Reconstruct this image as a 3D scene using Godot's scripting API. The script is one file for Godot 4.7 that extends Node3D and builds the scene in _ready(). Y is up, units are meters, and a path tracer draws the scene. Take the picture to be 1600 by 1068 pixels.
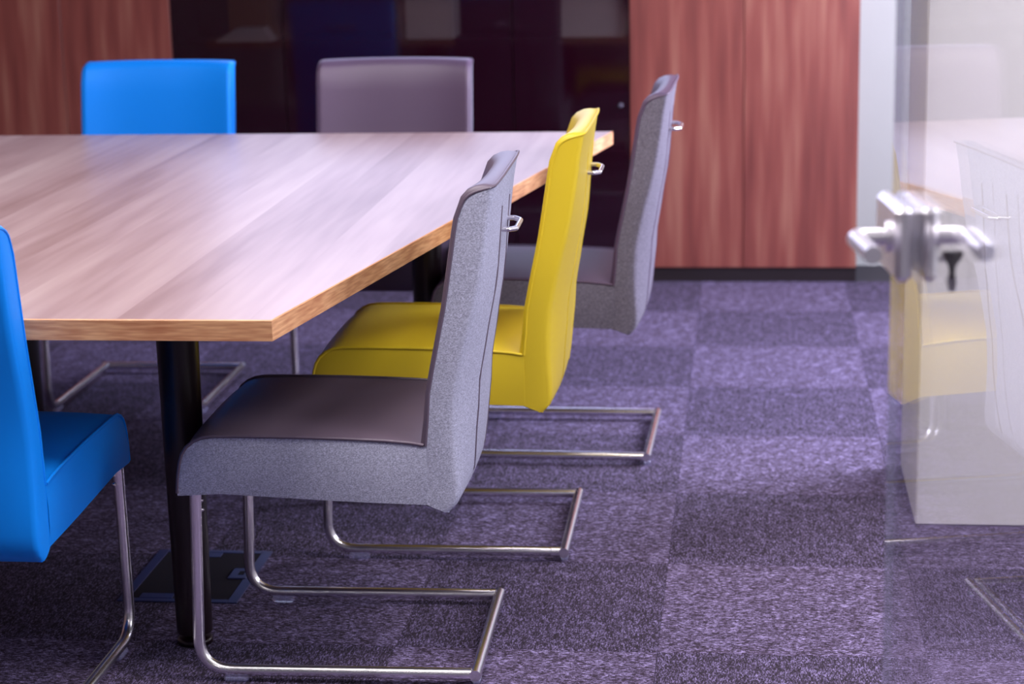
extends Node3D
# Meeting room seen from a corridor through an open glass door: y up, metres, the camera stands above the origin and looks along -z.

# ---------------------------------------------------------------- mesh building
class Shape:
	var v := PackedVector3Array()
	var n := PackedVector3Array()
	var uv := PackedVector2Array()
	var idx := PackedInt32Array()

	# rows of points, smooth; normals turned away from ref
	func grid(rows: Array, ref: Vector3, closed := false, uvs: Array = []) -> Shape:
		var start := v.size()
		var nr: int = rows.size()
		var nc: int = rows[0].size()
		var acc := PackedVector3Array()
		acc.resize(nr * nc)
		var tris := PackedInt32Array()
		var last := nc if closed else nc - 1
		for r in nr - 1:
			for c in last:
				var c2 := (c + 1) % nc
				var a := r * nc + c
				var b := r * nc + c2
				var d := (r + 1) * nc + c
				var e := (r + 1) * nc + c2
				for t in [[a, b, e], [a, e, d]]:
					var pa: Vector3 = rows[t[0] / nc][t[0] % nc]
					var pb: Vector3 = rows[t[1] / nc][t[1] % nc]
					var pc: Vector3 = rows[t[2] / nc][t[2] % nc]
					var f := (pc - pa).cross(pb - pa)
					if f.length_squared() < 1e-18:
						continue
					for k in 3:
						acc[t[k]] += f
					tris.append_array([t[0], t[1], t[2]])
		var side := 0.0
		for k in tris.size() / 3:
			var q0: Vector3 = rows[tris[3 * k] / nc][tris[3 * k] % nc]
			var q1: Vector3 = rows[tris[3 * k + 1] / nc][tris[3 * k + 1] % nc]
			var q2: Vector3 = rows[tris[3 * k + 2] / nc][tris[3 * k + 2] % nc]
			side += (q2 - q0).cross(q1 - q0).dot((q0 + q1 + q2) / 3.0 - ref)
		var flip := side < 0.0
		for r in nr:
			for c in nc:
				v.append(rows[r][c])
				var m := acc[r * nc + c]
				m = m.normalized() if m.length_squared() > 1e-20 else Vector3.UP
				n.append(-m if flip else m)
				uv.append(uvs[r][c] if uvs.size() else Vector2(float(c) / maxf(1, nc - 1), float(r) / maxf(1, nr - 1)))
		for k in tris.size() / 3:
			if flip:
				idx.append_array([start + tris[3 * k], start + tris[3 * k + 2], start + tris[3 * k + 1]])
			else:
				idx.append_array([start + tris[3 * k], start + tris[3 * k + 1], start + tris[3 * k + 2]])
		return self

	# one flat polygon (convex)
	func poly(pts: Array, ref: Vector3, uvs: Array = []) -> Shape:
		var start := v.size()
		var f := Vector3.ZERO
		var mid := Vector3.ZERO
		for k in pts.size():
			mid += pts[k] / pts.size()
		for k in range(1, pts.size() - 1):
			f += (pts[k + 1] - pts[0]).cross(pts[k] - pts[0])
		var flip := f.dot(mid - ref) < 0.0
		var nn := (-f if flip else f).normalized()
		for k in pts.size():
			v.append(pts[k])
			n.append(nn)
			uv.append(uvs[k] if uvs.size() else Vector2(pts[k].x, pts[k].z) if absf(nn.y) > 0.7 else Vector2(pts[k].x, pts[k].y) if absf(nn.z) > 0.7 else Vector2(pts[k].z, pts[k].y))
		for k in range(1, pts.size() - 1):
			idx.append_array([start, start + k + 1, start + k] if flip else [start, start + k, start + k + 1])
		return self

	# chamfered box
	func box(c: Vector3, size: Vector3, b := 0.002) -> Shape:
		var h := size / 2.0
		b = minf(b, minf(h.x, minf(h.y, h.z)) * 0.9)
		var q := func(sx: float, sy: float, sz: float, ax: int) -> Vector3:
			var o := Vector3(sx * (h.x - (0.0 if ax == 0 else b)), sy * (h.y - (0.0 if ax == 1 else b)), sz * (h.z - (0.0 if ax == 2 else b)))
			return c + o
		for s in [-1.0, 1.0]:
			poly([q.call(s, -1.0, -1.0, 0), q.call(s, 1.0, -1.0, 0), q.call(s, 1.0, 1.0, 0), q.call(s, -1.0, 1.0, 0)], c)
			poly([q.call(-1.0, s, -1.0, 1), q.call(1.0, s, -1.0, 1), q.call(1.0, s, 1.0, 1), q.call(-1.0, s, 1.0, 1)], c)
			poly([q.call(-1.0, -1.0, s, 2), q.call(1.0, -1.0, s, 2), q.call(1.0, 1.0, s, 2), q.call(-1.0, 1.0, s, 2)], c)
			for t in [-1.0, 1.0]:
				poly([q.call(s, t, -1.0, 0), q.call(s, t, 1.0, 0), q.call(s, t, 1.0, 1), q.call(s, t, -1.0, 1)], c)
				poly([q.call(s, -1.0, t, 0), q.call(s, 1.0, t, 0), q.call(s, 1.0, t, 2), q.call(s, -1.0, t, 2)], c)
				poly([q.call(-1.0, s, t, 1), q.call(1.0, s, t, 1), q.call(1.0, s, t, 2), q.call(-1.0, s, t, 2)], c)
				for w in [-1.0, 1.0]:
					poly([q.call(s, t, w, 0), q.call(s, t, w, 1), q.call(s, t, w, 2)], c)
		return self

	# plain box with 12 triangles
	func slab(lo: Vector3, hi: Vector3) -> Shape:
		var c := (lo + hi) / 2.0
		poly([Vector3(lo.x, lo.y, lo.z), Vector3(lo.x, hi.y, lo.z), Vector3(lo.x, hi.y, hi.z), Vector3(lo.x, lo.y, hi.z)], c)
		poly([Vector3(hi.x, lo.y, lo.z), Vector3(hi.x, hi.y, lo.z), Vector3(hi.x, hi.y, hi.z), Vector3(hi.x, lo.y, hi.z)], c)
		poly([Vector3(lo.x, lo.y, lo.z), Vector3(hi.x, lo.y, lo.z), Vector3(hi.x, lo.y, hi.z), Vector3(lo.x, lo.y, hi.z)], c)
		poly([Vector3(lo.x, hi.y, lo.z), Vector3(hi.x, hi.y, lo.z), Vector3(hi.x, hi.y, hi.z), Vector3(lo.x, hi.y, hi.z)], c)
		poly([Vector3(lo.x, lo.y, lo.z), Vector3(hi.x, lo.y, lo.z), Vector3(hi.x, hi.y, lo.z), Vector3(lo.x, hi.y, lo.z)], c)
		poly([Vector3(lo.x, lo.y, hi.z), Vector3(hi.x, lo.y, hi.z), Vector3(hi.x, hi.y, hi.z), Vector3(lo.x, hi.y, hi.z)], c)
		return self

	func tube(path: Array, r: float, seg := 14, caps := true) -> Shape:
		var rows := []
		var t0: Vector3 = (path[1] - path[0]).normalized()
		var side := t0.cross(Vector3.UP if absf(t0.y) < 0.9 else Vector3.RIGHT).normalized()
		var before := t0
		for k in path.size():
			var t: Vector3 = (path[mini(k + 1, path.size() - 1)] - path[maxi(k - 1, 0)]).normalized()
			var ax := before.cross(t)
			if ax.length() > 1e-6:
				side = side.rotated(ax.normalized(), before.angle_to(t))
			before = t
			side = (side - t * side.dot(t)).normalized()
			var up := t.cross(side)
			var ring := []
			for j in seg:
				var a := TAU * j / seg
				ring.append(path[k] + (side * cos(a) + up * sin(a)) * r)
			rows.append(ring)
		# orient each piece of tube against its own axis
		for k in rows.size() - 1:
			pass
		_tube_rows(rows, path)
		if caps:
			poly(rows[0], path[0] + t0)
			poly(rows[rows.size() - 1], path[path.size() - 1] - before)
		return self

	func _tube_rows(rows: Array, path: Array) -> void:
		var start := v.size()
		var seg: int = rows[0].size()
		for k in rows.size():
			for j in seg + 1:
				var p: Vector3 = rows[k][j % seg]
				v.append(p)
				n.append((p - path[k]).normalized())
				uv.append(Vector2(float(j) / seg, float(k)))
		for k in rows.size() - 1:
			for j in seg:
				var a := start + k * (seg + 1) + j
				var tri := [a, a + 1, a + seg + 2, a, a + seg + 2, a + seg + 1]
				var f := (v[tri[2]] - v[tri[0]]).cross(v[tri[1]] - v[tri[0]])
				if f.dot(n[tri[0]] + n[tri[1]] + n[tri[2]]) < 0.0:
					tri = [tri[0], tri[2], tri[1], tri[3], tri[5], tri[4]]
				idx.append_array(tri)

	# profile of Vector2(radius, height) turned about the y axis through c
	func lathe(profile: Array, c: Vector3, seg := 28) -> Shape:
		var rows := []
		var mid := 0.0
		for p in profile:
			mid += p.y / profile.size()
		for p in profile:
			var ring := []
			for j in seg:
				var a := TAU * j / seg
				ring.append(c + Vector3(cos(a) * p.x, p.y, sin(a) * p.x))
			rows.append(ring)
		return grid(rows, c + Vector3(0, mid, 0), true)

	func mesh() -> ArrayMesh:
		var a := []
		a.resize(Mesh.ARRAY_MAX)
		a[Mesh.ARRAY_VERTEX] = v
		a[Mesh.ARRAY_NORMAL] = n
		a[Mesh.ARRAY_TEX_UV] = uv
		a[Mesh.ARRAY_INDEX] = idx
		var m := ArrayMesh.new()
		m.add_surface_from_arrays(Mesh.PRIMITIVE_TRIANGLES, a)
		return m


func bend(pts: Array, radius: float, steps := 7) -> Array:
	# a polyline with its corners rounded
	var out := [pts[0]]
	for k in range(1, pts.size() - 1):
		var p: Vector3 = pts[k]
		var a: Vector3 = pts[k - 1] - p
		var b: Vector3 = pts[k + 1] - p
		var ang := a.angle_to(b)
		var cut := minf(radius / tan(ang / 2.0), minf(a.length(), b.length()) * 0.49)
		var p0 := p + a.normalized() * cut
		var p1 := p + b.normalized() * cut
		for j in steps + 1:
			var t := float(j) / steps
			out.append(p0.lerp(p, t).lerp(p.lerp(p1, t), t))
	out.append(pts[pts.size() - 1])
	return out


func at(curve: Array, y: float) -> float:
	# curve: Vector2(y, value), rising y; smooth
	if y <= curve[0].x:
		return curve[0].y
	for k in curve.size() - 1:
		if y <= curve[k + 1].x:
			var a: Vector2 = curve[maxi(k - 1, 0)]
			var b: Vector2 = curve[k]
			var c: Vector2 = curve[k + 1]
			var d: Vector2 = curve[mini(k + 2, curve.size() - 1)]
			var t := (y - b.x) / (c.x - b.x)
			return lerpf(lerpf(b.y, c.y, t), cubic_interpolate(b.y, c.y, a.y, d.y, t), 0.6)
	return curve[curve.size() - 1].y


# ---------------------------------------------------------------- nodes
var taken := {}

func numbered(called: String) -> String:
	var k: int = taken.get(called, 0)
	taken[called] = k + 1
	return called if k == 0 else "%s_%03d" % [called, k]

func part(called: String, shape, m: Material, parent: Node) -> MeshInstance3D:
	var o := MeshInstance3D.new()
	o.name = called
	o.mesh = shape if shape is Mesh else shape.mesh()
	o.material_override = m
	o.cast_shadow = GeometryInstance3D.SHADOW_CASTING_SETTING_ON
	parent.add_child(o, true)
	return o

func thing(called: String, label: String, category: String, where := Vector3.ZERO, turn := 0.0, group := "") -> Node3D:
	var o := Node3D.new()
	o.name = numbered(called)
	add_child(o)
	o.position = where
	o.rotation.y = turn
	o.set_meta("label", label)
	o.set_meta("category", category)
	if group != "":
		o.set_meta("group", group)
	return o

func structure(called: String, label: String, category: String, shape = null, m: Material = null) -> Node3D:
	var o: Node3D
	if shape == null:
		o = Node3D.new()
	else:
		o = MeshInstance3D.new()
		o.mesh = shape.mesh()
		o.material_override = m
	o.name = numbered(called)
	add_child(o)
	o.set_meta("kind", "structure")
	o.set_meta("label", label)
	o.set_meta("category", category)
	return o


# ---------------------------------------------------------------- materials
func mat(c: Color, rough := 0.6, metal := 0.0) -> StandardMaterial3D:
	var m := StandardMaterial3D.new()
	m.albedo_color = c
	m.roughness = rough
	m.metallic = metal
	return m

func textured(img: Image, rough: float, triplanar := 0.0) -> StandardMaterial3D:
	var m := StandardMaterial3D.new()
	m.albedo_texture = ImageTexture.create_from_image(img)
	m.roughness = rough
	if triplanar > 0.0:
		m.uv1_triplanar = true
		m.uv1_scale = Vector3.ONE * triplanar
	return m

func carpet_image(dark: Color, pale: Color, seed_: int) -> Image:
	# looped yarn: short flecks that run along v
	var s := 512
	var rng := RandomNumberGenerator.new()
	rng.seed = seed_
	var a := PackedFloat32Array()
	a.resize(s * s)
	for x in s:
		var run := rng.randf()
		var left := 0
		for y in s:
			if left <= 0:
				run = rng.randf()
				left = rng.randi_range(2, 9)
			left -= 1
			a[y * s + x] = run * 0.75 + rng.randf() * 0.25
	var big := FastNoiseLite.new()
	big.seed = seed_
	big.frequency = 0.02
	var img := Image.create(s, s, false, Image.FORMAT_RGB8)
	for y in s:
		for x in s:
			var t := a[y * s + x] * 0.6 + a[y * s + (x + 1) % s] * 0.4
			t = smoothstep(0.24, 1.0, t + big.get_noise_2d(x, y) * 0.10)
			img.set_pixel(x, y, dark.lerp(pale, t))
	return img

func felt_image(dark: Color, pale: Color, seed_: int) -> Image:
	var s := 256
	var rng := RandomNumberGenerator.new()
	rng.seed = seed_
	var a := PackedFloat32Array()
	a.resize(s * s)
	for k in s * s:
		a[k] = rng.randf()
	var img := Image.create(s, s, false, Image.FORMAT_RGB8)
	for y in s:
		for x in s:
			var t := 0.0
			for o in [Vector2i(0, 0), Vector2i(1, 0), Vector2i(0, 1), Vector2i(1, 1), Vector2i(2, 1)]:
				t += a[((y + o.y) % s) * s + (x + o.x) % s] / 5.0
			img.set_pixel(x, y, dark.lerp(pale, clampf((t - 0.2) / 0.6, 0.0, 1.0)))
	return img

func wood_image(dark: Color, mid: Color, pale: Color, seed_: int, planks := 0, w := 512, h := 512) -> Image:
	# grain along v; planks > 0 cuts it into strips of differing tone
	var broad := FastNoiseLite.new()
	broad.seed = seed_
	broad.frequency = 1.0
	broad.fractal_octaves = 3
	var fine := FastNoiseLite.new()
	fine.seed = seed_ + 7
	fine.frequency = 1.0
	fine.fractal_octaves = 2
	var rng := RandomNumberGenerator.new()
	rng.seed = seed_
	var tone := []
	var shift := []
	for k in 64:
		tone.append(rng.randf_range(-0.13, 0.13))
		shift.append(rng.randf() * 100.0)
	var img := Image.create(w, h, false, Image.FORMAT_RGB8)
	for y in h:
		var fy := float(y) / h
		for x in w:
			var fx := float(x) / w
			var t := 0.5
			var o := 0.0
			if planks > 0:
				var k := int(fx * planks)
				t += tone[k % 64]
				o = shift[k % 64]
			t += 0.46 * broad.get_noise_2d(fx * (9.0 if planks > 0 else 4.5) + o, fy * (1.1 if planks > 0 else 2.2) + o)
			t += (0.18 if planks > 0 else 0.09) * fine.get_noise_2d(fx * 60.0, fy * 5.0 + o)
			t = clampf(t, 0.0, 1.0)
			img.set_pixel(x, y, dark.lerp(mid, t * 2.0) if t < 0.5 else mid.lerp(pale, t * 2.0 - 1.0))
	return img

func edge_image(dark: Color, pale: Color, seed_: int) -> Image:
	var noise := FastNoiseLite.new()
	noise.seed = seed_
	noise.frequency = 1.0
	noise.fractal_octaves = 3
	var img := Image.create(512, 64, false, Image.FORMAT_RGB8)
	for y in 64:
		for x in 512:
			var t := 0.5 + 0.5 * noise.get_noise_2d(x / 16.0, y / 4.0) + 0.35 * noise.get_noise_2d(x / 40.0 + 40.0, y / 90.0)
			img.set_pixel(x, y, dark.lerp(pale, clampf(t, 0.0, 1.0)))
	return img

var M := {}

func make_materials() -> void:
	M.wall = mat(Color(0.69, 0.70, 0.69), 0.85)
	M.wall_front = mat(Color(0.55, 0.54, 0.56), 0.85)
	M.column = mat(Color(0.94, 0.93, 0.94), 0.8)
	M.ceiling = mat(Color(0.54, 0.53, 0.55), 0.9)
	M.plinth = mat(Color(0.09, 0.03, 0.06), 0.5)
	M.black = mat(Color(0.10, 0.03, 0.06), 0.32)
	M.steel = mat(Color(0.95, 0.94, 0.95), 0.25, 1.0)
	M.satin = mat(Color(0.96, 0.95, 0.98), 0.36, 1.0)
	M.wood = []
	for k in 4:
		M.wood.append(textured(wood_image(Color(0.38, 0.18, 0.165), Color(0.51, 0.268, 0.235), Color(0.64, 0.45, 0.375), 11 + k * 5), 0.34))
	M.table = textured(wood_image(Color(0.53, 0.42, 0.415), Color(0.645, 0.545, 0.55), Color(0.73, 0.645, 0.64), 5, 18, 1024, 1024), 0.35)
	M.edge = textured(edge_image(Color(0.70, 0.45, 0.31), Color(0.96, 0.77, 0.57), 3), 0.5)
	M.carpet = textured(carpet_image(Color(0.14, 0.085, 0.15), Color(0.75, 0.70, 0.92), 4), 0.95)
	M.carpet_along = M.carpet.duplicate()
	M.carpet_along.albedo_color = Color(0.82, 0.81, 0.83)  # pile sheen put into the colour: tiles with yarn along z tinted darker
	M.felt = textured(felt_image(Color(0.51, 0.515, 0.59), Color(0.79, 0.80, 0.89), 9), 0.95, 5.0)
	M.felt_dark = textured(felt_image(Color(0.32, 0.30, 0.35), Color(0.52, 0.50, 0.57), 19), 0.95, 5.0)  # darker grey felt for two of the grey chairs
	M.leather = mat(Color(0.38, 0.33, 0.39), 0.40)
	M.leather_other = mat(Color(0.36, 0.29, 0.385), 0.42)  # slightly darker, more violet leather for the same two chairs
	M.yellow = mat(Color(0.86, 0.75, 0.15), 0.42)
	M.blue = mat(Color(0.01, 0.53, 0.95), 0.5)
	M.blue.metallic_specular = 0.35
	M.clear = mat(Color(0.8, 0.8, 1.0, 0.25), 0.08)
	M.clear.transparency = BaseMaterial3D.TRANSPARENCY_ALPHA
	M.pane = mat(Color(0.9, 0.92, 1.0, 0.02), 0.0)
	M.leaf = mat(Color(0.16, 0.15, 0.22, 0.02), 0.0)
	M.leaf.metallic_specular = 0.48
	M.leaf.transparency = BaseMaterial3D.TRANSPARENCY_ALPHA
	M.glass_edge = mat(Color(0.72, 0.72, 0.84, 0.30), 0.2)
	M.glass_edge.transparency = BaseMaterial3D.TRANSPARENCY_ALPHA
	M.pane.transparency = BaseMaterial3D.TRANSPARENCY_ALPHA
	M.smoked = mat(Color(0.14, 0.01, 0.07, 0.55), 0.06)
	M.smoked.transparency = BaseMaterial3D.TRANSPARENCY_ALPHA
	M.interior = mat(Color(0.09, 0.045, 0.07), 0.7)
	M.paper = mat(Color(0.92, 0.88, 0.90), 0.8)
	M.kraft = mat(Color(0.62, 0.42, 0.22), 0.8)
	M.box_frame = mat(Color(0.25, 0.26, 0.42), 0.4, 0.3)
	M.box_lid = mat(Color(0.07, 0.03, 0.10), 0.8)
	M.frame = mat(Color(0.75, 0.74, 0.77), 0.5)


# ---------------------------------------------------------------- chairs
# local axes: -z is where the sitter looks, the runners lie on y = 0
const HALF := 0.219
const BACK_FRONT := [Vector2(0.340, 0.193), Vector2(0.457, 0.193), Vector2(0.55, 0.199), Vector2(0.614, 0.212), Vector2(0.698, 0.230), Vector2(0.788, 0.245), Vector2(0.857, 0.256), Vector2(0.894, 0.270), Vector2(0.906, 0.282)]
const BACK_REAR := [Vector2(0.340, 0.232), Vector2(0.352, 0.245), Vector2(0.372, 0.251), Vector2(0.432, 0.247), Vector2(0.485, 0.246), Vector2(0.55, 0.250), Vector2(0.641, 0.270), Vector2(0.724, 0.293), Vector2(0.807, 0.308), Vector2(0.869, 0.317), Vector2(0.914, 0.325)]
const BULGE := [Vector2(0.340, 0.0), Vector2(0.37, 0.011), Vector2(0.43, 0.024), Vector2(0.5, 0.033), Vector2(0.6, 0.031), Vector2(0.7, 0.021), Vector2(0.8, 0.011), Vector2(0.87, 0.007), Vector2(0.914, 0.006)]
const SEAT_TOP := [Vector2(0.205, 0.449), Vector2(0.19, 0.455), Vector2(0.167, 0.459), Vector2(0.12, 0.463), Vector2(0.05, 0.466), Vector2(-0.02, 0.468), Vector2(-0.086, 0.469), Vector2(-0.15, 0.4695), Vector2(-0.19, 0.469), Vector2(-0.208, 0.4665), Vector2(-0.224, 0.460), Vector2(-0.238, 0.449), Vector2(-0.247, 0.435), Vector2(-0.252, 0.418), Vector2(-0.256, 0.395), Vector2(-0.259, 0.363)]
const SEAT_UNDER := [Vector2(-0.252, 0.359), Vector2(-0.18, 0.363), Vector2(-0.068, 0.357), Vector2(0.065, 0.350), Vector2(0.19, 0.346)]

func rear_z(y: float, s: float) -> float:
	return at(BACK_REAR, y) + at(BULGE, y) * (1.0 - absf(s) ** 3.0)

func seam_at(y: float) -> float:
	# how far from the middle the two rear seams run
	return lerpf(0.104, 0.066, smoothstep(0.54, 0.80, y)) - 0.02 * smoothstep(0.46, 0.35, y)

func side_front(y: float) -> float:
	# where the side panels meet the pad
	return at(BACK_FRONT, y) + 0.003 * smoothstep(0.44, 0.50, y)

func chair_meshes() -> Dictionary:
	var d := {}
	var cols := []
	for k in 17:
		cols.append(-1.0 + k / 8.0)
	# seat cushion: top, rolled front and underside
	var rows := []
	for p in SEAT_TOP:
		var row := []
		for s in cols:
			var front := clampf((-p.x - 0.17) / 0.09, 0.0, 1.0)
			var crown := 1.0 - absf(s) ** 3.0
			row.append(Vector3(s * HALF, p.y + 0.009 * crown * (1.0 - front), p.x - 0.008 * crown * front))
		rows.append(row)
	for p in SEAT_UNDER:
		var row := []
		for s in cols:
			row.append(Vector3(s * HALF, p.y, p.x))
		rows.append(row)
	d.cushion = Shape.new().grid(rows, Vector3(0, 0.41, -0.03)).mesh()
	# seat sides
	for side in [-1.0, 1.0]:
		var top := []
		var low := []
		var zs := [0.193, 0.15, 0.1, 0.03, -0.05, -0.12, -0.18, -0.208, -0.224, -0.238, -0.247, -0.253, -0.2585]
		for z in zs:
			var ty := 0.0
			for k in SEAT_TOP.size() - 1:
				if z <= SEAT_TOP[k].x and z >= SEAT_TOP[k + 1].x:
					ty = lerpf(SEAT_TOP[k].y, SEAT_TOP[k + 1].y, (SEAT_TOP[k].x - z) / (SEAT_TOP[k].x - SEAT_TOP[k + 1].x))
			var uy := 0.359
			for k in SEAT_UNDER.size() - 1:
				if z >= SEAT_UNDER[k].x and z <= SEAT_UNDER[k + 1].x:
					uy = lerpf(SEAT_UNDER[k].y, SEAT_UNDER[k + 1].y, (z - SEAT_UNDER[k].x) / (SEAT_UNDER[k + 1].x - SEAT_UNDER[k].x))
			if z > 0.19:
				uy = 0.346
			top.append(Vector2(z, ty))
			low.append(Vector2(z, uy))
		var g := []
		for f in [0.0, 0.12, 0.35, 0.65, 0.88, 1.0]:
			var row := []
			for k in top.size():
				var p: Vector2 = top[k].lerp(low[k], f)
				var puff := 0.004 * sin(PI * f) * sin(PI * clampf(float(k + 1) / (top.size() + 1), 0.0, 1.0)) ** 0.4
				row.append(Vector3(side * (HALF + 0.001 + puff), p.y, p.x))
			g.append(row)
		d["side%d" % int(side)] = Shape.new().grid(g, Vector3(0, 0.41, 0)).mesh()
		# piping on the seat edge
		var path := []
		for p in SEAT_TOP:
			if p.x < 0.195:
				path.append(Vector3(side * (HALF + 0.001), p.y + 0.0008, p.x))
		d["pipe%d" % int(side)] = Shape.new().tube(path, 0.0032, 8).mesh()
	# backrest pad: up the front face and over the top to the rear edge, with a rolled rim that stands proud of the sides
	rows = []
	var fine := [-1.0, -0.995, -0.98, -0.96, -0.93, -0.8, -0.65, -0.5, -0.35, -0.2, 0.0, 0.2, 0.35, 0.5, 0.65, 0.8, 0.93, 0.96, 0.98, 0.995, 1.0]
	var pad := []
	for y in [0.440, 0.457, 0.50, 0.55, 0.60, 0.65, 0.70, 0.75, 0.80, 0.835, 0.86, 0.878]:
		pad.append([side_front(y), y, -1.0, 0.0, 0.024 * smoothstep(0.44, 0.56, y), 0.011])
	pad.append([0.2735, 0.892, -0.88, 0.47, 0.023, 0.0115])
	pad.append([0.2825, 0.9005, -0.62, 0.78, 0.020, 0.0115])
	pad.append([0.2935, 0.906, -0.30, 0.95, 0.017, 0.0105])
	pad.append([0.3055, 0.9095, -0.10, 1.0, 0.013, 0.0085])
	pad.append([0.3175, 0.9118, 0.0, 1.0, 0.010, 0.0050])
	pad.append([0.3250, 0.9140, 0.0, 1.0, 0.006, 0.0010])
	for p in pad:
		var row := []
		for s in fine:
			var e: float = clampf((absf(s) - 0.93) / 0.07, 0.0, 1.0)
			var rise: float = p[5] * sqrt(1.0 - e * e)
			row.append(Vector3(s * HALF, p[1] + p[3] * rise + 0.004 * (1.0 - s * s) * maxf(p[3], 0.0), p[0] + p[2] * rise + p[4] * (1.0 - absf(s) ** 3.0)))
		rows.append(row)
	d.front = Shape.new().grid(rows, Vector3(0, 0.62, 0.34)).mesh()
	# backrest shell: sides and rounded rear
	rows = []
	var ys := [0.340, 0.346, 0.354, 0.366, 0.385, 0.42, 0.457, 0.50, 0.55, 0.60, 0.65, 0.70, 0.75, 0.80, 0.84, 0.87, 0.894, 0.905, 0.914]
	for y in ys:
		var f := side_front(y)
		if y > 0.906:
			f = 0.3175
		elif y > 0.895:
			f = 0.2910
		elif y > 0.88:
			f = 0.2752
		var r := at(BACK_REAR, y)
		var row := []
		var left := [Vector2(1.0, f), Vector2(1.006, lerpf(f, r, 0.3)), Vector2(1.008, lerpf(f, r, 0.65)), Vector2(1.0, r - 0.007), Vector2(0.988, r - 0.002)]
		var sag := 1.0 - smoothstep(0.340, 0.400, y)
		var drop := [0.006, 0.001, -0.004, -0.008, -0.008]
		for k in 5:
			row.append(Vector3(-HALF * left[k].x - 0.001, y + drop[k] * sag, left[k].y))
		var o := seam_at(y) / HALF
		var halves := [0.955, lerpf(0.955, o, 0.33), lerpf(0.955, o, 0.66), o + 0.034, o + 0.024, o + 0.012, o, o - 0.012, o - 0.024, o - 0.034, o * 0.5]
		var across := []
		for q in halves:
			across.append(-q)
		across.append(0.0)
		for k in halves.size():
			across.append(halves[halves.size() - 1 - k])
		for s in across:
			var dip := 0.0045 * (1.0 - smoothstep(0.010, 0.024, absf(absf(s) - o))) * (1.0 - smoothstep(0.845, 0.872, y)) * smoothstep(0.345, 0.362, y)
			row.append(Vector3(s * HALF, y - 0.008 * sag + 0.004 * (1.0 - s * s) * smoothstep(0.86, 0.914, y), rear_z(y, s) - dip))
		for k in 5:
			var p: Vector2 = left[4 - k]
			row.append(Vector3(HALF * p.x + 0.001, y + drop[4 - k] * sag, p.y))
		rows.append(row)
	var sh := Shape.new().grid(rows, Vector3(0, 0.6, 0.2))
	var under := []
	for z in [0.186, 0.205, 0.225]:
		var row := []
		for s in cols:
			row.append(Vector3(s * HALF, 0.346 - (z - 0.186) * 0.30, z))
		under.append(row)
	var row_end := []
	for s in cols:
		row_end.append(Vector3(s * HALF, 0.332, rear_z(0.340, s)))
	under.append(row_end)
	sh.grid(under, Vector3(0, 0.5, 0.2))
	d.shell = sh.mesh()
	# piping between front and shell
	var pipe := []
	for y in [0.455, 0.50, 0.55, 0.60, 0.65, 0.70, 0.75, 0.80, 0.835, 0.86, 0.878]:
		pipe.append(Vector3(-HALF - 0.001, y, side_front(y)))
	for q in [Vector2(0.2735, 0.892), Vector2(0.2825, 0.9005), Vector2(0.2935, 0.906), Vector2(0.3055, 0.9095), Vector2(0.3175, 0.9125)]:
		pipe.append(Vector3(-HALF - 0.001, q.y, q.x))
	for k in 17:
		var s := -0.98 + 1.96 * k / 16.0
		pipe.append(Vector3(s * HALF, 0.9155 + 0.004 * (1.0 - s * s), rear_z(0.914, s) + 0.001))
	var half_n := pipe.size() - 17
	for k in half_n:
		var p: Vector3 = pipe[half_n - 1 - k]
		pipe.append(Vector3(-p.x, p.y, p.z))
	d.piping = Shape.new().tube(pipe, 0.0026, 8).mesh()
	# rear seams, side seams
	for side in [-1.0, 1.0]:
		var line := []
		for k in 22:
			var y := 0.352 + 0.505 * k / 21.0
			var off := seam_at(y)
			line.append(Vector3(side * off, y, rear_z(y, off / HALF) - 0.0008))
		d["seam%d" % int(side)] = Shape.new().tube(line, 0.0024, 6).mesh()
		var st := []
		for k in 22:
			var y := 0.352 + 0.550 * k / 21.0
			st.append(Vector3(side * (HALF + 0.0011), y, at(BACK_REAR, y) - 0.0095))
		d["stitch%d" % int(side)] = Shape.new().tube(st, 0.0006, 5).mesh()
		d["join%d" % int(side)] = Shape.new().tube([Vector3(side * (HALF + 0.0008), 0.347, 0.193), Vector3(side * (HALF + 0.0012), 0.40, 0.1932), Vector3(side * (HALF + 0.0008), 0.452, 0.193)], 0.0009, 5).mesh()
	# pull handle
	var hz := rear_z(0.812, 0.2)
	d.handle = Shape.new().tube(bend([Vector3(-0.061, 0.814, hz - 0.006), Vector3(-0.061, 0.813, hz + 0.014), Vector3(-0.044, 0.812, hz + 0.026), Vector3(0.044, 0.812, hz + 0.026), Vector3(0.061, 0.813, hz + 0.014), Vector3(0.061, 0.814, hz - 0.006)], 0.004, 3), 0.0047, 10).mesh()
	# tubular frame
	for side in [-1.0, 1.0]:
		var x: float = side * 0.207
		var path := bend([Vector3(x, 0.375, -0.229), Vector3(x, 0.20, -0.235), Vector3(x, 0.022, -0.241), Vector3(x, 0.022, 0.262)], 0.062, 9)
		d["leg%d" % int(side)] = Shape.new().tube(path, 0.0108, 16).mesh()
		var screws := []
		for y in [0.345, 0.327]:
			screws.append(Shape.new().lathe([Vector2(0.0001, 0.003), Vector2(0.0025, 0.0028), Vector2(0.0042, 0.0012), Vector2(0.0042, -0.002)], Vector3.ZERO, 10).mesh())
		d["screw"] = screws[0]
		d["glide%d" % int(side)] = Shape.new().box(Vector3(x, 0.007, -0.172), Vector3(0.019, 0.014, 0.046), 0.005).mesh()
		d["rear_glide%d" % int(side)] = Shape.new().box(Vector3(x * 0.93, 0.006, 0.27), Vector3(0.026, 0.012, 0.016), 0.004).mesh()
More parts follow.
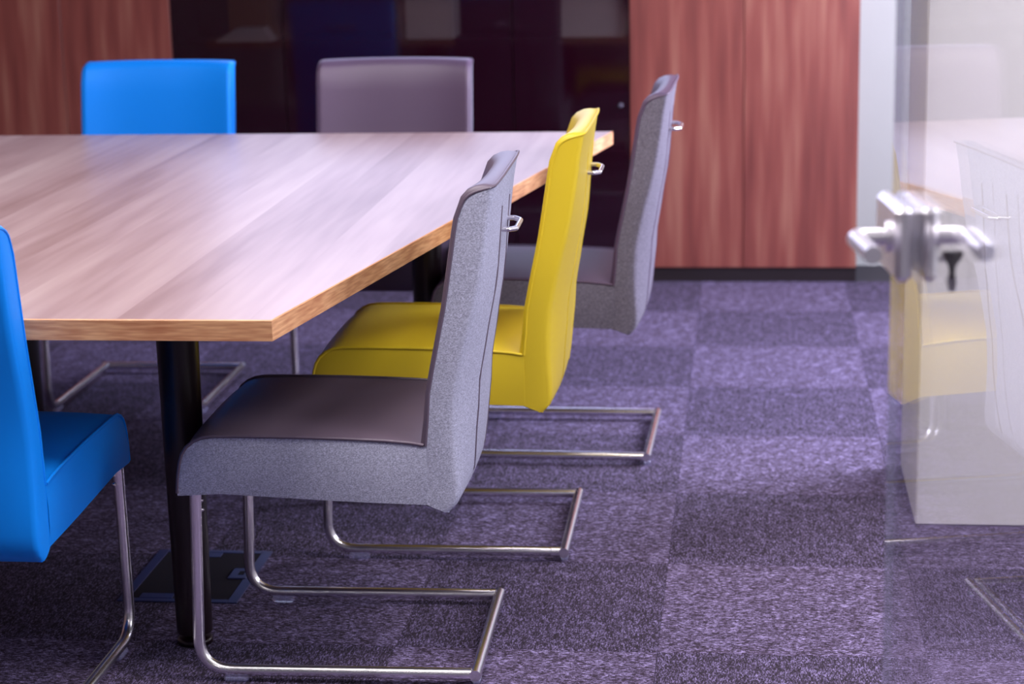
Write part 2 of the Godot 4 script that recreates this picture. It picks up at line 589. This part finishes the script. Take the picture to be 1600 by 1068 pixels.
	d.bar = Shape.new().tube([Vector3(-0.2175, 0.022, 0.27), Vector3(0.2175, 0.022, 0.27)], 0.0108, 16).mesh()
	return d

var chair_shapes := {}

func chair(label: String, where: Vector3, turn: float, front: Material, shell: Material) -> Node3D:
	var d := chair_shapes
	var t := thing("cantilever_chair", label, "chair", where, turn, "cantilever chairs round the meeting table")
	var seat := part("seat_cushion", d.cushion, front, t)
	for s in [-1, 1]:
		part("seat_side", d["side%d" % s], shell, seat)
		part("piping", d["pipe%d" % s], front, seat)
	part("backrest_pad", d.front, front, t)
	var sh := part("backrest_shell", d.shell, shell, t)
	part("piping", d.piping, front, sh)
	for s in [-1, 1]:
		part("seam", d["seam%d" % s], front, sh)
		part("stitching", d["stitch%d" % s], shell, sh)
		part("stitching", d["join%d" % s], shell, sh)
	var hd := part("pull_handle", d.handle, M.steel, t)
	hd.set_meta("label", "bent steel pull handle")
	for s in [-1, 1]:
		var leg := part("leg", d["leg%d" % s], M.steel, t)
		for y in [0.345, 0.327]:
			var sc := part("screw", d.screw, M.steel, leg)
			var out := Vector3(-s * 0.62, 0.0, 0.78).normalized()
			sc.position = Vector3(s * 0.207, y, -0.2295) + out * 0.0112
			sc.basis = Basis(Quaternion(Vector3.UP, out))
		part("floor_glide", d["glide%d" % s], M.clear, leg)
		part("floor_glide", d["rear_glide%d" % s], M.clear, leg)
	part("rear_bar", d.bar, M.steel, t)
	return t


# ---------------------------------------------------------------- the scene
const BACK := -7.43       # back wall
const FRONT := -1.46      # wall with the door
const LEFT := -4.2
const RIGHT := 1.7
const TOP := 2.7

func area(called: String, where: Vector3, towards: Vector3, size: Vector2, energy: float, c: Color) -> void:
	var l := AreaLight3D.new()
	l.name = called
	add_child(l, true)
	l.look_at_from_position(where, where + towards, Vector3.UP if absf(towards.y) < 0.9 else Vector3.FORWARD)
	l.area_size = size
	l.light_color = c
	l.light_energy = energy
	l.area_normalize_energy = true
	l.area_range = 20.0
	l.area_attenuation = 2.0
	l.shadow_enabled = true

func _ready() -> void:
	# camera
	var cam := Camera3D.new()
	cam.name = "camera"
	add_child(cam)
	var lens := CameraAttributesPhysical.new()
	lens.frustum_focal_length = 71.57
	lens.frustum_focus_distance = 3.68
	lens.exposure_aperture = 4.0
	cam.attributes = lens
	cam.fov = 19.06
	cam.near = 0.05
	cam.far = 100.0
	cam.position = Vector3(0, 1.4464, 0)
	cam.rotation = Vector3(deg_to_rad(-13.1495), deg_to_rad(6.8883), deg_to_rad(-1.271))
	cam.current = true
	# sky and exposure
	var env := Environment.new()
	env.background_mode = Environment.BG_SKY
	var sky := Sky.new()
	var sm := ProceduralSkyMaterial.new()
	sm.sky_top_color = Color(0.70, 0.74, 0.92)
	sm.sky_horizon_color = Color(0.88, 0.88, 0.98)
	sm.ground_horizon_color = Color(0.55, 0.54, 0.60)
	sm.ground_bottom_color = Color(0.35, 0.34, 0.38)
	sm.sky_energy_multiplier = 1.0
	sm.ground_energy_multiplier = 0.8
	sky.sky_material = sm
	env.sky = sky
	env.tonemap_mode = Environment.TONE_MAPPER_LINEAR
	env.tonemap_exposure = 0.88
	env.sdfgi_enabled = true
	env.ssao_enabled = true
	env.ssil_enabled = true
	var we := WorldEnvironment.new()
	we.name = "world_environment"
	we.environment = env
	add_child(we)
	# daylight through the windows (the panels' own lights are in build_lamps)
	var day := Color(0.96, 0.95, 1.0)
	area("daylight_back", Vector3(-1.237, 1.86, BACK + 0.04), Vector3(0, 0, 1), Vector2(1.56, 1.24), 2.2, Color(0.79, 0.82, 1.0))
	area("daylight_right", Vector3(RIGHT - 0.04, 1.65, -5.7), Vector3(-1, 0, 0), Vector2(1.4, 1.6), 20.0, Color(0.91, 0.91, 1.0))
	area("daylight_side", Vector3(RIGHT - 0.04, 1.65, -3.2), Vector3(-1, 0, 0), Vector2(1.4, 1.6), 3.4, day)

	make_materials()
	build_room()
	build_lamps()
	build_cabinets()
	build_table()
	chair_shapes = chair_meshes()
	chair("light grey felt cantilever chair with dark seat beside the floor socket box", Vector3(-0.767, 0, -3.627), deg_to_rad(91.0), M.leather, M.felt)
	chair("yellow cantilever chair between two grey ones at the table's slanted side", Vector3(-0.666, 0, -4.311), deg_to_rad(90.5), M.yellow, M.yellow)
	chair("grey cantilever chair between the yellow chair and the wooden cabinet", Vector3(-0.521, 0, -5.04), deg_to_rad(89.0), M.leather_other, M.felt_dark)
	chair("blue cantilever chair at the narrow end of the table", Vector3(-1.393, 0, -3.345), 0.0, M.blue, M.blue)
	chair("blue cantilever chair at the wide end of the table before the cabinets", Vector3(-1.704, 0, -5.45), PI, M.blue, M.blue)
	chair("dark grey cantilever chair at the wide end of the table before the black glass doors", Vector3(-1.012, 0, -5.45), PI, M.leather_other, M.felt_dark)
	build_floor_box()
	build_door()


func build_room() -> void:
	var base := structure("floor", "grey purple carpet tiles laid in quarter turns", "floor")
	part("subfloor", Shape.new().slab(Vector3(LEFT, -0.12, BACK), Vector3(RIGHT, -0.0062, 2.2)), mat(Color(0.2, 0.19, 0.22), 0.9), base)
	# one carpet tile: soft rounded rim, yarn along local z
	var t := Shape.new()
	var h := 0.24985
	var b := 0.0012
	var uvs := func(p: Vector3) -> Vector2: return Vector2(p.x + 0.25, p.z + 0.25) * 2.0
	var q := [Vector3(-h + b, 0, -h + b), Vector3(h - b, 0, -h + b), Vector3(h - b, 0, h - b), Vector3(-h + b, 0, h - b)]
	var w := [Vector3(-h, -0.0012, -h), Vector3(h, -0.0012, -h), Vector3(h, -0.0012, h), Vector3(-h, -0.0012, h)]
	var z := [Vector3(-h, -0.006, -h), Vector3(h, -0.006, -h), Vector3(h, -0.006, h), Vector3(-h, -0.006, h)]
	t.poly(q, Vector3(0, -0.1, 0), q.map(uvs))
	for k in 4:
		var l := (k + 1) % 4
		for pair in [[q, w], [w, z]]:
			var f := [pair[0][k], pair[0][l], pair[1][l], pair[1][k]]
			t.poly(f, Vector3(0, -0.1, 0), f.map(uvs))
	var tile := t.mesh()
	for i in range(-8, 4):
		for j in range(-1, 14):
			var x := -0.1731 + 0.5 * (i + 0.5)
			var zz := -6.6047 + 0.5 * (j + 0.5)
			if x - 0.25 < LEFT or x + 0.25 > RIGHT or zz - 0.25 < BACK:
				continue
			var along := posmod(i + j, 2) == 0
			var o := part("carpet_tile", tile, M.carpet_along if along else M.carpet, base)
			o.position = Vector3(x, 0, zz)
			o.rotation.y = (0.0 if along else PI / 2.0) + PI * posmod(i * 3 + j * 5 + (i * j) % 3, 2)
	# shell
	var d := 0.15
	structure("ceiling", "white ceiling", "ceiling", Shape.new().slab(Vector3(LEFT - d, TOP, BACK - d), Vector3(RIGHT + d, TOP + 0.12, 2.2 + d)), M.ceiling)
	structure("wall_left", "brown side wall", "wall", Shape.new().slab(Vector3(LEFT - d, -0.12, BACK - d), Vector3(LEFT, TOP, 2.2 + d)), mat(Color(0.45, 0.34, 0.32), 0.6))
	structure("wall_corridor", "grey corridor wall", "wall", Shape.new().slab(Vector3(LEFT, -0.12, 2.2), Vector3(RIGHT, TOP, 2.2 + d)), M.wall_front)
	# back wall with a window above the low cabinets
	var s := Shape.new()
	s.slab(Vector3(LEFT, -0.12, BACK - d), Vector3(-2.05, TOP, BACK))
	s.slab(Vector3(-0.424, -0.12, BACK - d), Vector3(RIGHT, TOP, BACK))
	s.slab(Vector3(-2.05, -0.12, BACK - d), Vector3(-0.424, 1.2, BACK))
	s.slab(Vector3(-2.05, 2.52, BACK - d), Vector3(-0.424, TOP, BACK))
	structure("wall_back", "white wall behind the cabinets", "wall", s, M.wall)
	window("window_1", Vector3(-2.05, 1.2, BACK - 0.09), Vector3(-0.424, 2.52, BACK - 0.03))
	# right wall with two windows
	s = Shape.new()
	s.slab(Vector3(RIGHT, -0.12, BACK - d), Vector3(RIGHT + d, 0.8, 2.2 + d))
	s.slab(Vector3(RIGHT, 2.5, BACK - d), Vector3(RIGHT + d, TOP, 2.2 + d))
	for r in [[BACK - d, -6.45], [-4.95, -3.95], [-2.45, 2.2 + d]]:
		s.slab(Vector3(RIGHT, 0.8, r[0]), Vector3(RIGHT + d, 2.5, r[1]))
	structure("wall_right", "white window wall", "wall", s, M.wall)
	window("window_2", Vector3(RIGHT + 0.03, 0.8, -6.45), Vector3(RIGHT + 0.09, 2.5, -4.95))
	window("window_3", Vector3(RIGHT + 0.03, 0.8, -3.95), Vector3(RIGHT + 0.09, 2.5, -2.45))
	# white column
	structure("wall_column", "white column behind the glass door", "column", Shape.new().box(Vector3(0.364 + 0.29, TOP / 2.0, (-4.389 - 4.85) / 2.0), Vector3(0.58, TOP, 0.461), 0.004), M.column)
	# corridor wall with the doorway and a glass partition beside it
	s = Shape.new()
	s.slab(Vector3(0.31, -0.12, FRONT - 0.05), Vector3(RIGHT, TOP, FRONT + 0.05))
	s.slab(Vector3(-0.66, 2.14, FRONT - 0.05), Vector3(0.31, TOP, FRONT + 0.05))
	s.slab(Vector3(LEFT, 2.14, FRONT - 0.05), Vector3(-0.66, TOP, FRONT + 0.05))
	s.slab(Vector3(LEFT, -0.12, FRONT - 0.05), Vector3(-3.0, 2.14, FRONT + 0.05))
	window("window_4", Vector3(-3.0, 0.0, FRONT - 0.03), Vector3(-0.66, 2.14, FRONT + 0.03))
	structure("wall_front", "grey corridor wall above the doorway", "wall", s, M.wall_front)


func build_lamps() -> void:
	# flat ceiling panels: over the table, inside the door, in the corridor
	var glow := mat(Color(1, 1, 1), 0.6)
	glow.emission_enabled = true
	glow.emission = Color(1.0, 0.97, 0.97)
	glow.emission_energy_multiplier = 2.0
	for l in [[Vector3(-1.35, TOP, -3.9), 3.4, "flat white ceiling panel lamp above the table"], [Vector3(-0.85, TOP, -2.4), 4.8, "flat white ceiling panel lamp inside the glass door"], [Vector3(0.95, TOP, -2.9), 4.8, "added unseen ceiling panel lamp that brightens the white column"], [Vector3(0.0, TOP, 0.35), 1.0, "flat white panel lamp on the corridor ceiling"]]:  # third panel is added to brighten the column and the nearest chair
		var lamp := thing("ceiling_panel_lamp", l[2], "lamp", l[0], 0.0, "ceiling panel lamps")
		part("lamp_frame", Shape.new().box(Vector3(0, -0.015, 0), Vector3(1.24, 0.03, 0.64), 0.004), M.frame, lamp)
		part("lamp_diffuser", Shape.new().box(Vector3(0, -0.032, 0), Vector3(1.18, 0.006, 0.58), 0.001), glow, lamp)
		area("panel_light", l[0] + Vector3(0, -0.04, 0), Vector3(0, -1, 0), Vector2(1.16, 0.56), l[1], Color(1.0, 0.97, 0.97))


func window(called: String, lo: Vector3, hi: Vector3) -> void:
	var o := structure(called, "white framed window", "window")
	var f := 0.045
	var thin_x := hi.x - lo.x < hi.z - lo.z
	var fr := Shape.new()
	var a := func(p: float, y0: float, q: float, y1: float) -> void:
		if thin_x:
			fr.slab(Vector3(lo.x, y0, p), Vector3(hi.x, y1, q))
		else:
			fr.slab(Vector3(p, y0, lo.z), Vector3(q, y1, hi.z))
	var u0 := lo.z if thin_x else lo.x
	var u1 := hi.z if thin_x else hi.x
	a.call(u0, lo.y, u1, lo.y + f)
	a.call(u0, hi.y - f, u1, hi.y)
	a.call(u0, lo.y + f, u0 + f, hi.y - f)
	a.call(u1 - f, lo.y + f, u1, hi.y - f)
	part("window_frame", fr, M.frame, o)
	var m := (lo + hi) / 2.0
	var pane := Shape.new()
	if thin_x:
		pane.slab(Vector3(m.x - 0.004, lo.y + f, u0 + f), Vector3(m.x + 0.004, hi.y - f, u1 - f))
	else:
		pane.slab(Vector3(u0 + f, lo.y + f, m.z - 0.004), Vector3(u1 - f, hi.y - f, m.z + 0.004))
	part("window_pane", pane, M.pane, o)


func door_leaf(x0: float, x1: float, y0: float, y1: float, z: float, m: Material, parent: Node3D, called: String) -> MeshInstance3D:
	var s := Shape.new()
	s.box(Vector3((x0 + x1) / 2.0, (y0 + y1) / 2.0, z - 0.009), Vector3(x1 - x0 - 0.003, y1 - y0 - 0.003, 0.018), 0.0006)
	for k in s.uv.size():
		var p := s.v[k]
		s.uv[k] = Vector2((p.x - x0) / (x1 - x0), (p.y - y0) / 2.2)
	return part(called, s, m, parent)

func build_cabinets() -> void:
	var face := -7.086
	var backz := BACK + 0.002
	# two tall wooden cabinets
	for w in [[-2.85, -2.05, "dark reddish wooden cabinet with two plain doors left of the black glass doors"], [-0.424, 0.363, "reddish wooden cabinet with two plain doors beside the white wall"]]:
		var x0: float = w[0]
		var x1: float = w[1]
		var t := thing("wooden_cabinet", w[2], "cabinet", Vector3((x0 + x1) / 2.0, 0, (face + backz) / 2.0), 0.0, "wooden cabinets on the back wall")
		var o := t.position
		part("plinth", Shape.new().slab(Vector3(x0, 0, backz) - o, Vector3(x1, 0.051, face - 0.012) - o), M.plinth, t)
		part("cabinet_body", Shape.new().slab(Vector3(x0, 0.051, backz) - o, Vector3(x1, 2.1, face - 0.0185) - o), M.wood[0 if x0 < -2.0 else 2], t)
		var xm := (x0 + x1) / 2.0
		var k := 0 if x0 < -2.0 else 2
		var a := door_leaf(x0 - o.x, xm - o.x, 0.052, 2.1, face - o.z, M.wood[k], t, "cabinet_door")
		var c := door_leaf(xm - o.x, x1 - o.x, 0.052, 2.1, face - o.z, M.wood[k + 1], t, "cabinet_door")
	# two low cabinets with smoked glass doors
	for w in [[-2.05, -1.238, "low black glass cabinet beside the dark reddish wooden cabinet"], [-1.238, -0.424, "low black glass cabinet with a small round lock"]]:
		var x0: float = w[0]
		var x1: float = w[1]
		var t := thing("glass_cabinet", w[2], "cabinet", Vector3((x0 + x1) / 2.0, 0, (face + backz) / 2.0), 0.0, "black glass cabinets on the back wall")
		var o := t.position
		part("plinth", Shape.new().slab(Vector3(x0, 0, backz) - o, Vector3(x1, 0.051, face - 0.012) - o), M.plinth, t)
		var s := Shape.new()
		var e := 0.018
		s.slab(Vector3(x0, 0.051, backz) - o, Vector3(x1, 0.069, face - 0.012) - o)
		s.slab(Vector3(x0, 1.14, backz) - o, Vector3(x1, 1.158, face - 0.012) - o)
		s.slab(Vector3(x0, 0.069, backz) - o, Vector3(x0 + e, 1.14, face - 0.012) - o)
		s.slab(Vector3(x1 - e, 0.069, backz) - o, Vector3(x1, 1.14, face - 0.012) - o)
		s.slab(Vector3(x0 + e, 0.069, backz) - o, Vector3(x1 - e, 1.14, backz + 0.01) - o)
		part("cabinet_body", s, M.interior, t)
		for y in [0.86, 0.46]:
			part("shelf", Shape.new().slab(Vector3(x0 + e, y - 0.018, backz + 0.01) - o, Vector3(x1 - e, y, face - 0.05) - o), M.interior, t)
		var xm := (x0 + x1) / 2.0
		for r in [[x0, xm], [xm, x1]]:
			var g := part("glass_door", Shape.new().box(Vector3((r[0] + r[1]) / 2.0, 0.605, face - 0.006) - o, Vector3(r[1] - r[0] - 0.004, 1.10, 0.006), 0.001), M.smoked, t)
			if r[1] > -0.5:
				var kn := part("lock", Shape.new().lathe([Vector2(0.0001, 0.006), Vector2(0.007, 0.006), Vector2(0.008, 0.004), Vector2(0.008, 0.0)], Vector3.ZERO, 14), mat(Color(0.36, 0.34, 0.40), 0.4), g)
				kn.position = Vector3(-0.456, 0.627, face - 0.003) - o
				kn.rotation.x = PI / 2.0
	# what stands on the shelves behind the black glass
	box_file(Vector3(-1.128, 0.86, -7.22), Vector3(0.165, 0.24, 0.20), "pale document box behind the second black glass cabinet's first door", M.paper)
	box_file(Vector3(-0.555, 0.86, -7.22), Vector3(0.215, 0.24, 0.20), "wide pale document box beside the lock of the black glass", M.paper)
	box_file(Vector3(-1.80, 0.86, -7.30), Vector3(0.14, 0.24, 0.18), "brown cardboard box behind the black glass next to papers", M.kraft)
	var st := thing("paper_stack", "slanting stack of papers on the shelf behind black glass", "papers", Vector3(-1.79, 0.86, -7.15))
	for k in 6:
		part("sheet_bundle", Shape.new().box(Vector3(0.004 * k, 0.004 + 0.008 * k, 0), Vector3(0.2 - 0.02 * k, 0.0075, 0.10), 0.001), M.paper, st)

func box_file(where: Vector3, size: Vector3, label: String, m: Material) -> void:
	var t := thing("document_box", label, "box", where, 0.0, "boxes behind the black glass doors")
	part("box_body", Shape.new().box(Vector3(0, size.y * 0.41, 0), Vector3(size.x, size.y * 0.82, size.z), 0.002), m, t)
	part("box_lid", Shape.new().box(Vector3(0, size.y * 0.91, 0), Vector3(size.x + 0.006, size.y * 0.18, size.z + 0.006), 0.002), m, t)


func build_table() -> void:
	var ax := -1.365
	var z0 := -3.147
	var z1 := -5.503
	var w0 := 0.594
	var w1 := 0.989
	var t := thing("meeting_table", "large tapering wooden meeting table on dark round legs", "table", Vector3(ax, 0, (z0 + z1) / 2.0))
	var o := t.position
	var H := 0.74
	var th := 0.036
	var c := [Vector3(ax - w0, 0, z0), Vector3(ax + w0, 0, z0), Vector3(ax + w1, 0, z1), Vector3(ax - w1, 0, z1)]
	for k in 4:
		c[k] -= o
	var mid := Vector3(0, H - th / 2.0, 0)
	var s := Shape.new()
	var uvf := func(p: Vector3) -> Vector2: return Vector2((p.x + 1.0) / 2.0, (p.z + 1.2) / 2.4)
	var top := []
	var rim := []
	var low := []
	for k in 4:
		var inward: Vector3 = -c[k].normalized()
		top.append(c[k] + inward * 0.003 + Vector3(0, H, 0))
		rim.append(c[k] + inward * 0.002 + Vector3(0, H - 0.0012, 0))
		low.append(c[k] + inward * 0.003 + Vector3(0, H - th, 0))
	s.poly(top, mid, top.map(uvf))
	s.poly(low, mid, low.map(uvf))
	part("tabletop", s, M.table, t)
	for k in 4:
		var l := (k + 1) % 4
		var e := Shape.new()
		var up := Vector3(0, H, 0)
		var len: float = (c[l] - c[k]).length()
		var chain := [top[k], c[k] + Vector3(0, H - 0.0015, 0), c[k] + Vector3(0, H - th + 0.001, 0), low[k]]
		var chain2 := [top[l], c[l] + Vector3(0, H - 0.0015, 0), c[l] + Vector3(0, H - th + 0.001, 0), low[l]]
		for m in 3:
			e.poly([chain[m], chain2[m], chain2[m + 1], chain[m + 1]], mid, [Vector2(0, m * 0.33), Vector2(len / 2.6, m * 0.33), Vector2(len / 2.6, m * 0.33 + 0.33), Vector2(0, m * 0.33 + 0.33)])
		part("edge_band", e, M.edge, t)
	for g in [Vector3(ax + 0.30, 0, -3.605), Vector3(ax - 0.30, 0, -3.605), Vector3(ax + 0.54, 0, -5.05), Vector3(ax - 0.54, 0, -5.05)]:
		var leg := part("leg", Shape.new().lathe([Vector2(0.0001, 0.022), Vector2(0.033, 0.022), Vector2(0.0345, 0.024), Vector2(0.0345, 0.024), Vector2(0.0405, H - th - 0.006), Vector2(0.0405, H - th - 0.006), Vector2(0.075, H - th - 0.006), Vector2(0.075, H - th - 0.006), Vector2(0.075, H - th)], Vector3.ZERO, 32), M.black, t)
		leg.position = g - o
		part("foot", Shape.new().lathe([Vector2(0.0001, 0.022), Vector2(0.014, 0.022), Vector2(0.014, 0.014), Vector2(0.030, 0.012), Vector2(0.034, 0.008), Vector2(0.034, 0.0), Vector2(0.0001, 0.0)], Vector3.ZERO, 28), M.black, leg)


func build_floor_box() -> void:
	var t := thing("floor_socket_box", "square metal floor socket box set in the carpet under the table", "socket box", Vector3(-1.161, 0, -3.972))
	var w := 0.126
	var l := 0.16
	var b := 0.022
	var f := Shape.new()
	f.box(Vector3(-w + b / 2.0, 0.0015, 0), Vector3(b, 0.003, 2.0 * l), 0.001)
	f.box(Vector3(w - b / 2.0, 0.0015, 0), Vector3(b, 0.003, 2.0 * l), 0.001)
	f.box(Vector3(0, 0.0015, -l + b * 0.4), Vector3(2.0 * (w - b), 0.003, b * 0.8), 0.001)
	f.box(Vector3(0, 0.0015, l - b * 0.4), Vector3(2.0 * (w - b), 0.003, b * 0.8), 0.001)
	part("frame", f, M.box_frame, t)
	part("lid", Shape.new().box(Vector3(0, 0.001, 0), Vector3(2.0 * (w - b) + 0.002, 0.002, 2.0 * (l - b * 0.8) + 0.002), 0.0005), M.box_lid, t)
	part("hinge_plate", Shape.new().box(Vector3(-0.01, 0.0018, -l + 0.032), Vector3(0.06, 0.003, 0.028), 0.001), M.box_frame, t)
	part("hinge_plate", Shape.new().box(Vector3(-0.05, 0.0018, l - 0.032), Vector3(0.07, 0.003, 0.028), 0.001), M.box_frame, t)
	var tab := part("latch", Shape.new().box(Vector3(w - b - 0.014, 0.003, -0.01), Vector3(0.040, 0.004, 0.062), 0.0015), M.box_frame, t)
	part("latch_hole", Shape.new().box(Vector3(w - b - 0.010, 0.0052, -0.01), Vector3(0.012, 0.0008, 0.022), 0.0003), M.box_lid, tab)


func build_door() -> void:
	# frameless leaf, hinged at the corridor wall; local x runs from the free edge (0) to the hinge, local z = room side
	var o := structure("door_1", "frameless glass door standing open into the room", "door")
	o.position = Vector3(0.165, 0, -2.35)
	var along := Vector3(0.1219, 0, 0.9925)
	o.basis = Basis(along, Vector3.UP, along.cross(Vector3.UP))
	var W := 0.885
	part("glass_leaf", Shape.new().slab(Vector3(0, 0.008, -0.005), Vector3(W, 2.12, 0.005)), M.leaf, o)
	part("polished_edge", Shape.new().slab(Vector3(-0.0012, 0.008, -0.005), Vector3(-0.0002, 2.12, 0.005)), M.glass_edge, o)
	for y in [0.25, 1.85]:
		part("hinge", Shape.new().box(Vector3(W - 0.03, y, 0), Vector3(0.075, 0.09, 0.036), 0.004), M.satin, o)
	# lock case clamped on the glass, levers on both sides
	var y := 1.033
	for s in [-1.0, 1.0]:
		var k := part("lock_case", Shape.new().box(Vector3(0.062, y, s * 0.0145), Vector3(0.122, 0.084, 0.019), 0.006), M.satin, o)
		part("rose", Shape.new().tube([Vector3(0.085, y + 0.004, s * 0.024), Vector3(0.085, y + 0.004, s * 0.030)], 0.017, 24), M.satin, k)
		var lever := part("lever", Shape.new().tube(bend([Vector3(0.085, y + 0.004, s * 0.026), Vector3(0.085, y + 0.004, s * 0.064), Vector3(0.185, y + 0.002, s * 0.060)], 0.016, 6), 0.0100, 16), M.satin, k)
		lever.set_meta("label", "bent satin metal lever")
	part("cylinder", Shape.new().tube([Vector3(0.085, y - 0.027, -0.024), Vector3(0.085, y - 0.027, -0.029)], 0.009, 18), M.black, o)
	# key left in the lock, on the column side of the door
	var key := thing("door_key", "dark key hanging below the lever of the glass door", "key", o.to_global(Vector3(0.085, y - 0.027, -0.047)))
	key.basis = o.basis
	var b := Shape.new()
	var prof := [Vector2(-0.012, 0.012), Vector2(0.012, 0.012), Vector2(0.010, 0.005), Vector2(0.004, -0.004), Vector2(0.003, -0.012), Vector2(0.005, -0.024), Vector2(0.003, -0.033), Vector2(-0.003, -0.033), Vector2(-0.005, -0.024), Vector2(-0.003, -0.012), Vector2(-0.004, -0.004), Vector2(-0.010, 0.005)]
	for k in 6:
		var i0 := 0 if k == 0 else 12 - k
		var i1 := 1 + k
		if k == 5:
			break
		var p0: Vector2 = prof[i0]
		var p1: Vector2 = prof[i1]
		var p2: Vector2 = prof[i1 + 1]
		var p3: Vector2 = prof[11 - k]
		var ref := Vector3((p0.x + p1.x) / 2.0, (p0.y + p2.y) / 2.0, 0)
		for zz in [-0.002, 0.002]:
			b.poly([Vector3(zz, p0.y, p0.x), Vector3(zz, p1.y, p1.x), Vector3(zz, p2.y, p2.x), Vector3(zz, p3.y, p3.x)], Vector3.ZERO)
		b.poly([Vector3(-0.002, p0.y, p0.x), Vector3(0.002, p0.y, p0.x), Vector3(0.002, p3.y, p3.x), Vector3(-0.002, p3.y, p3.x)], Vector3(0, p0.y, 0))
		b.poly([Vector3(-0.002, p1.y, p1.x), Vector3(0.002, p1.y, p1.x), Vector3(0.002, p2.y, p2.x), Vector3(-0.002, p2.y, p2.x)], Vector3(0, p1.y, 0))
	part("key_bow", b, M.black, key)
	part("key_blade", Shape.new().box(Vector3(0, 0.004, 0.010), Vector3(0.003, 0.007, 0.020), 0.001), M.steel, key)
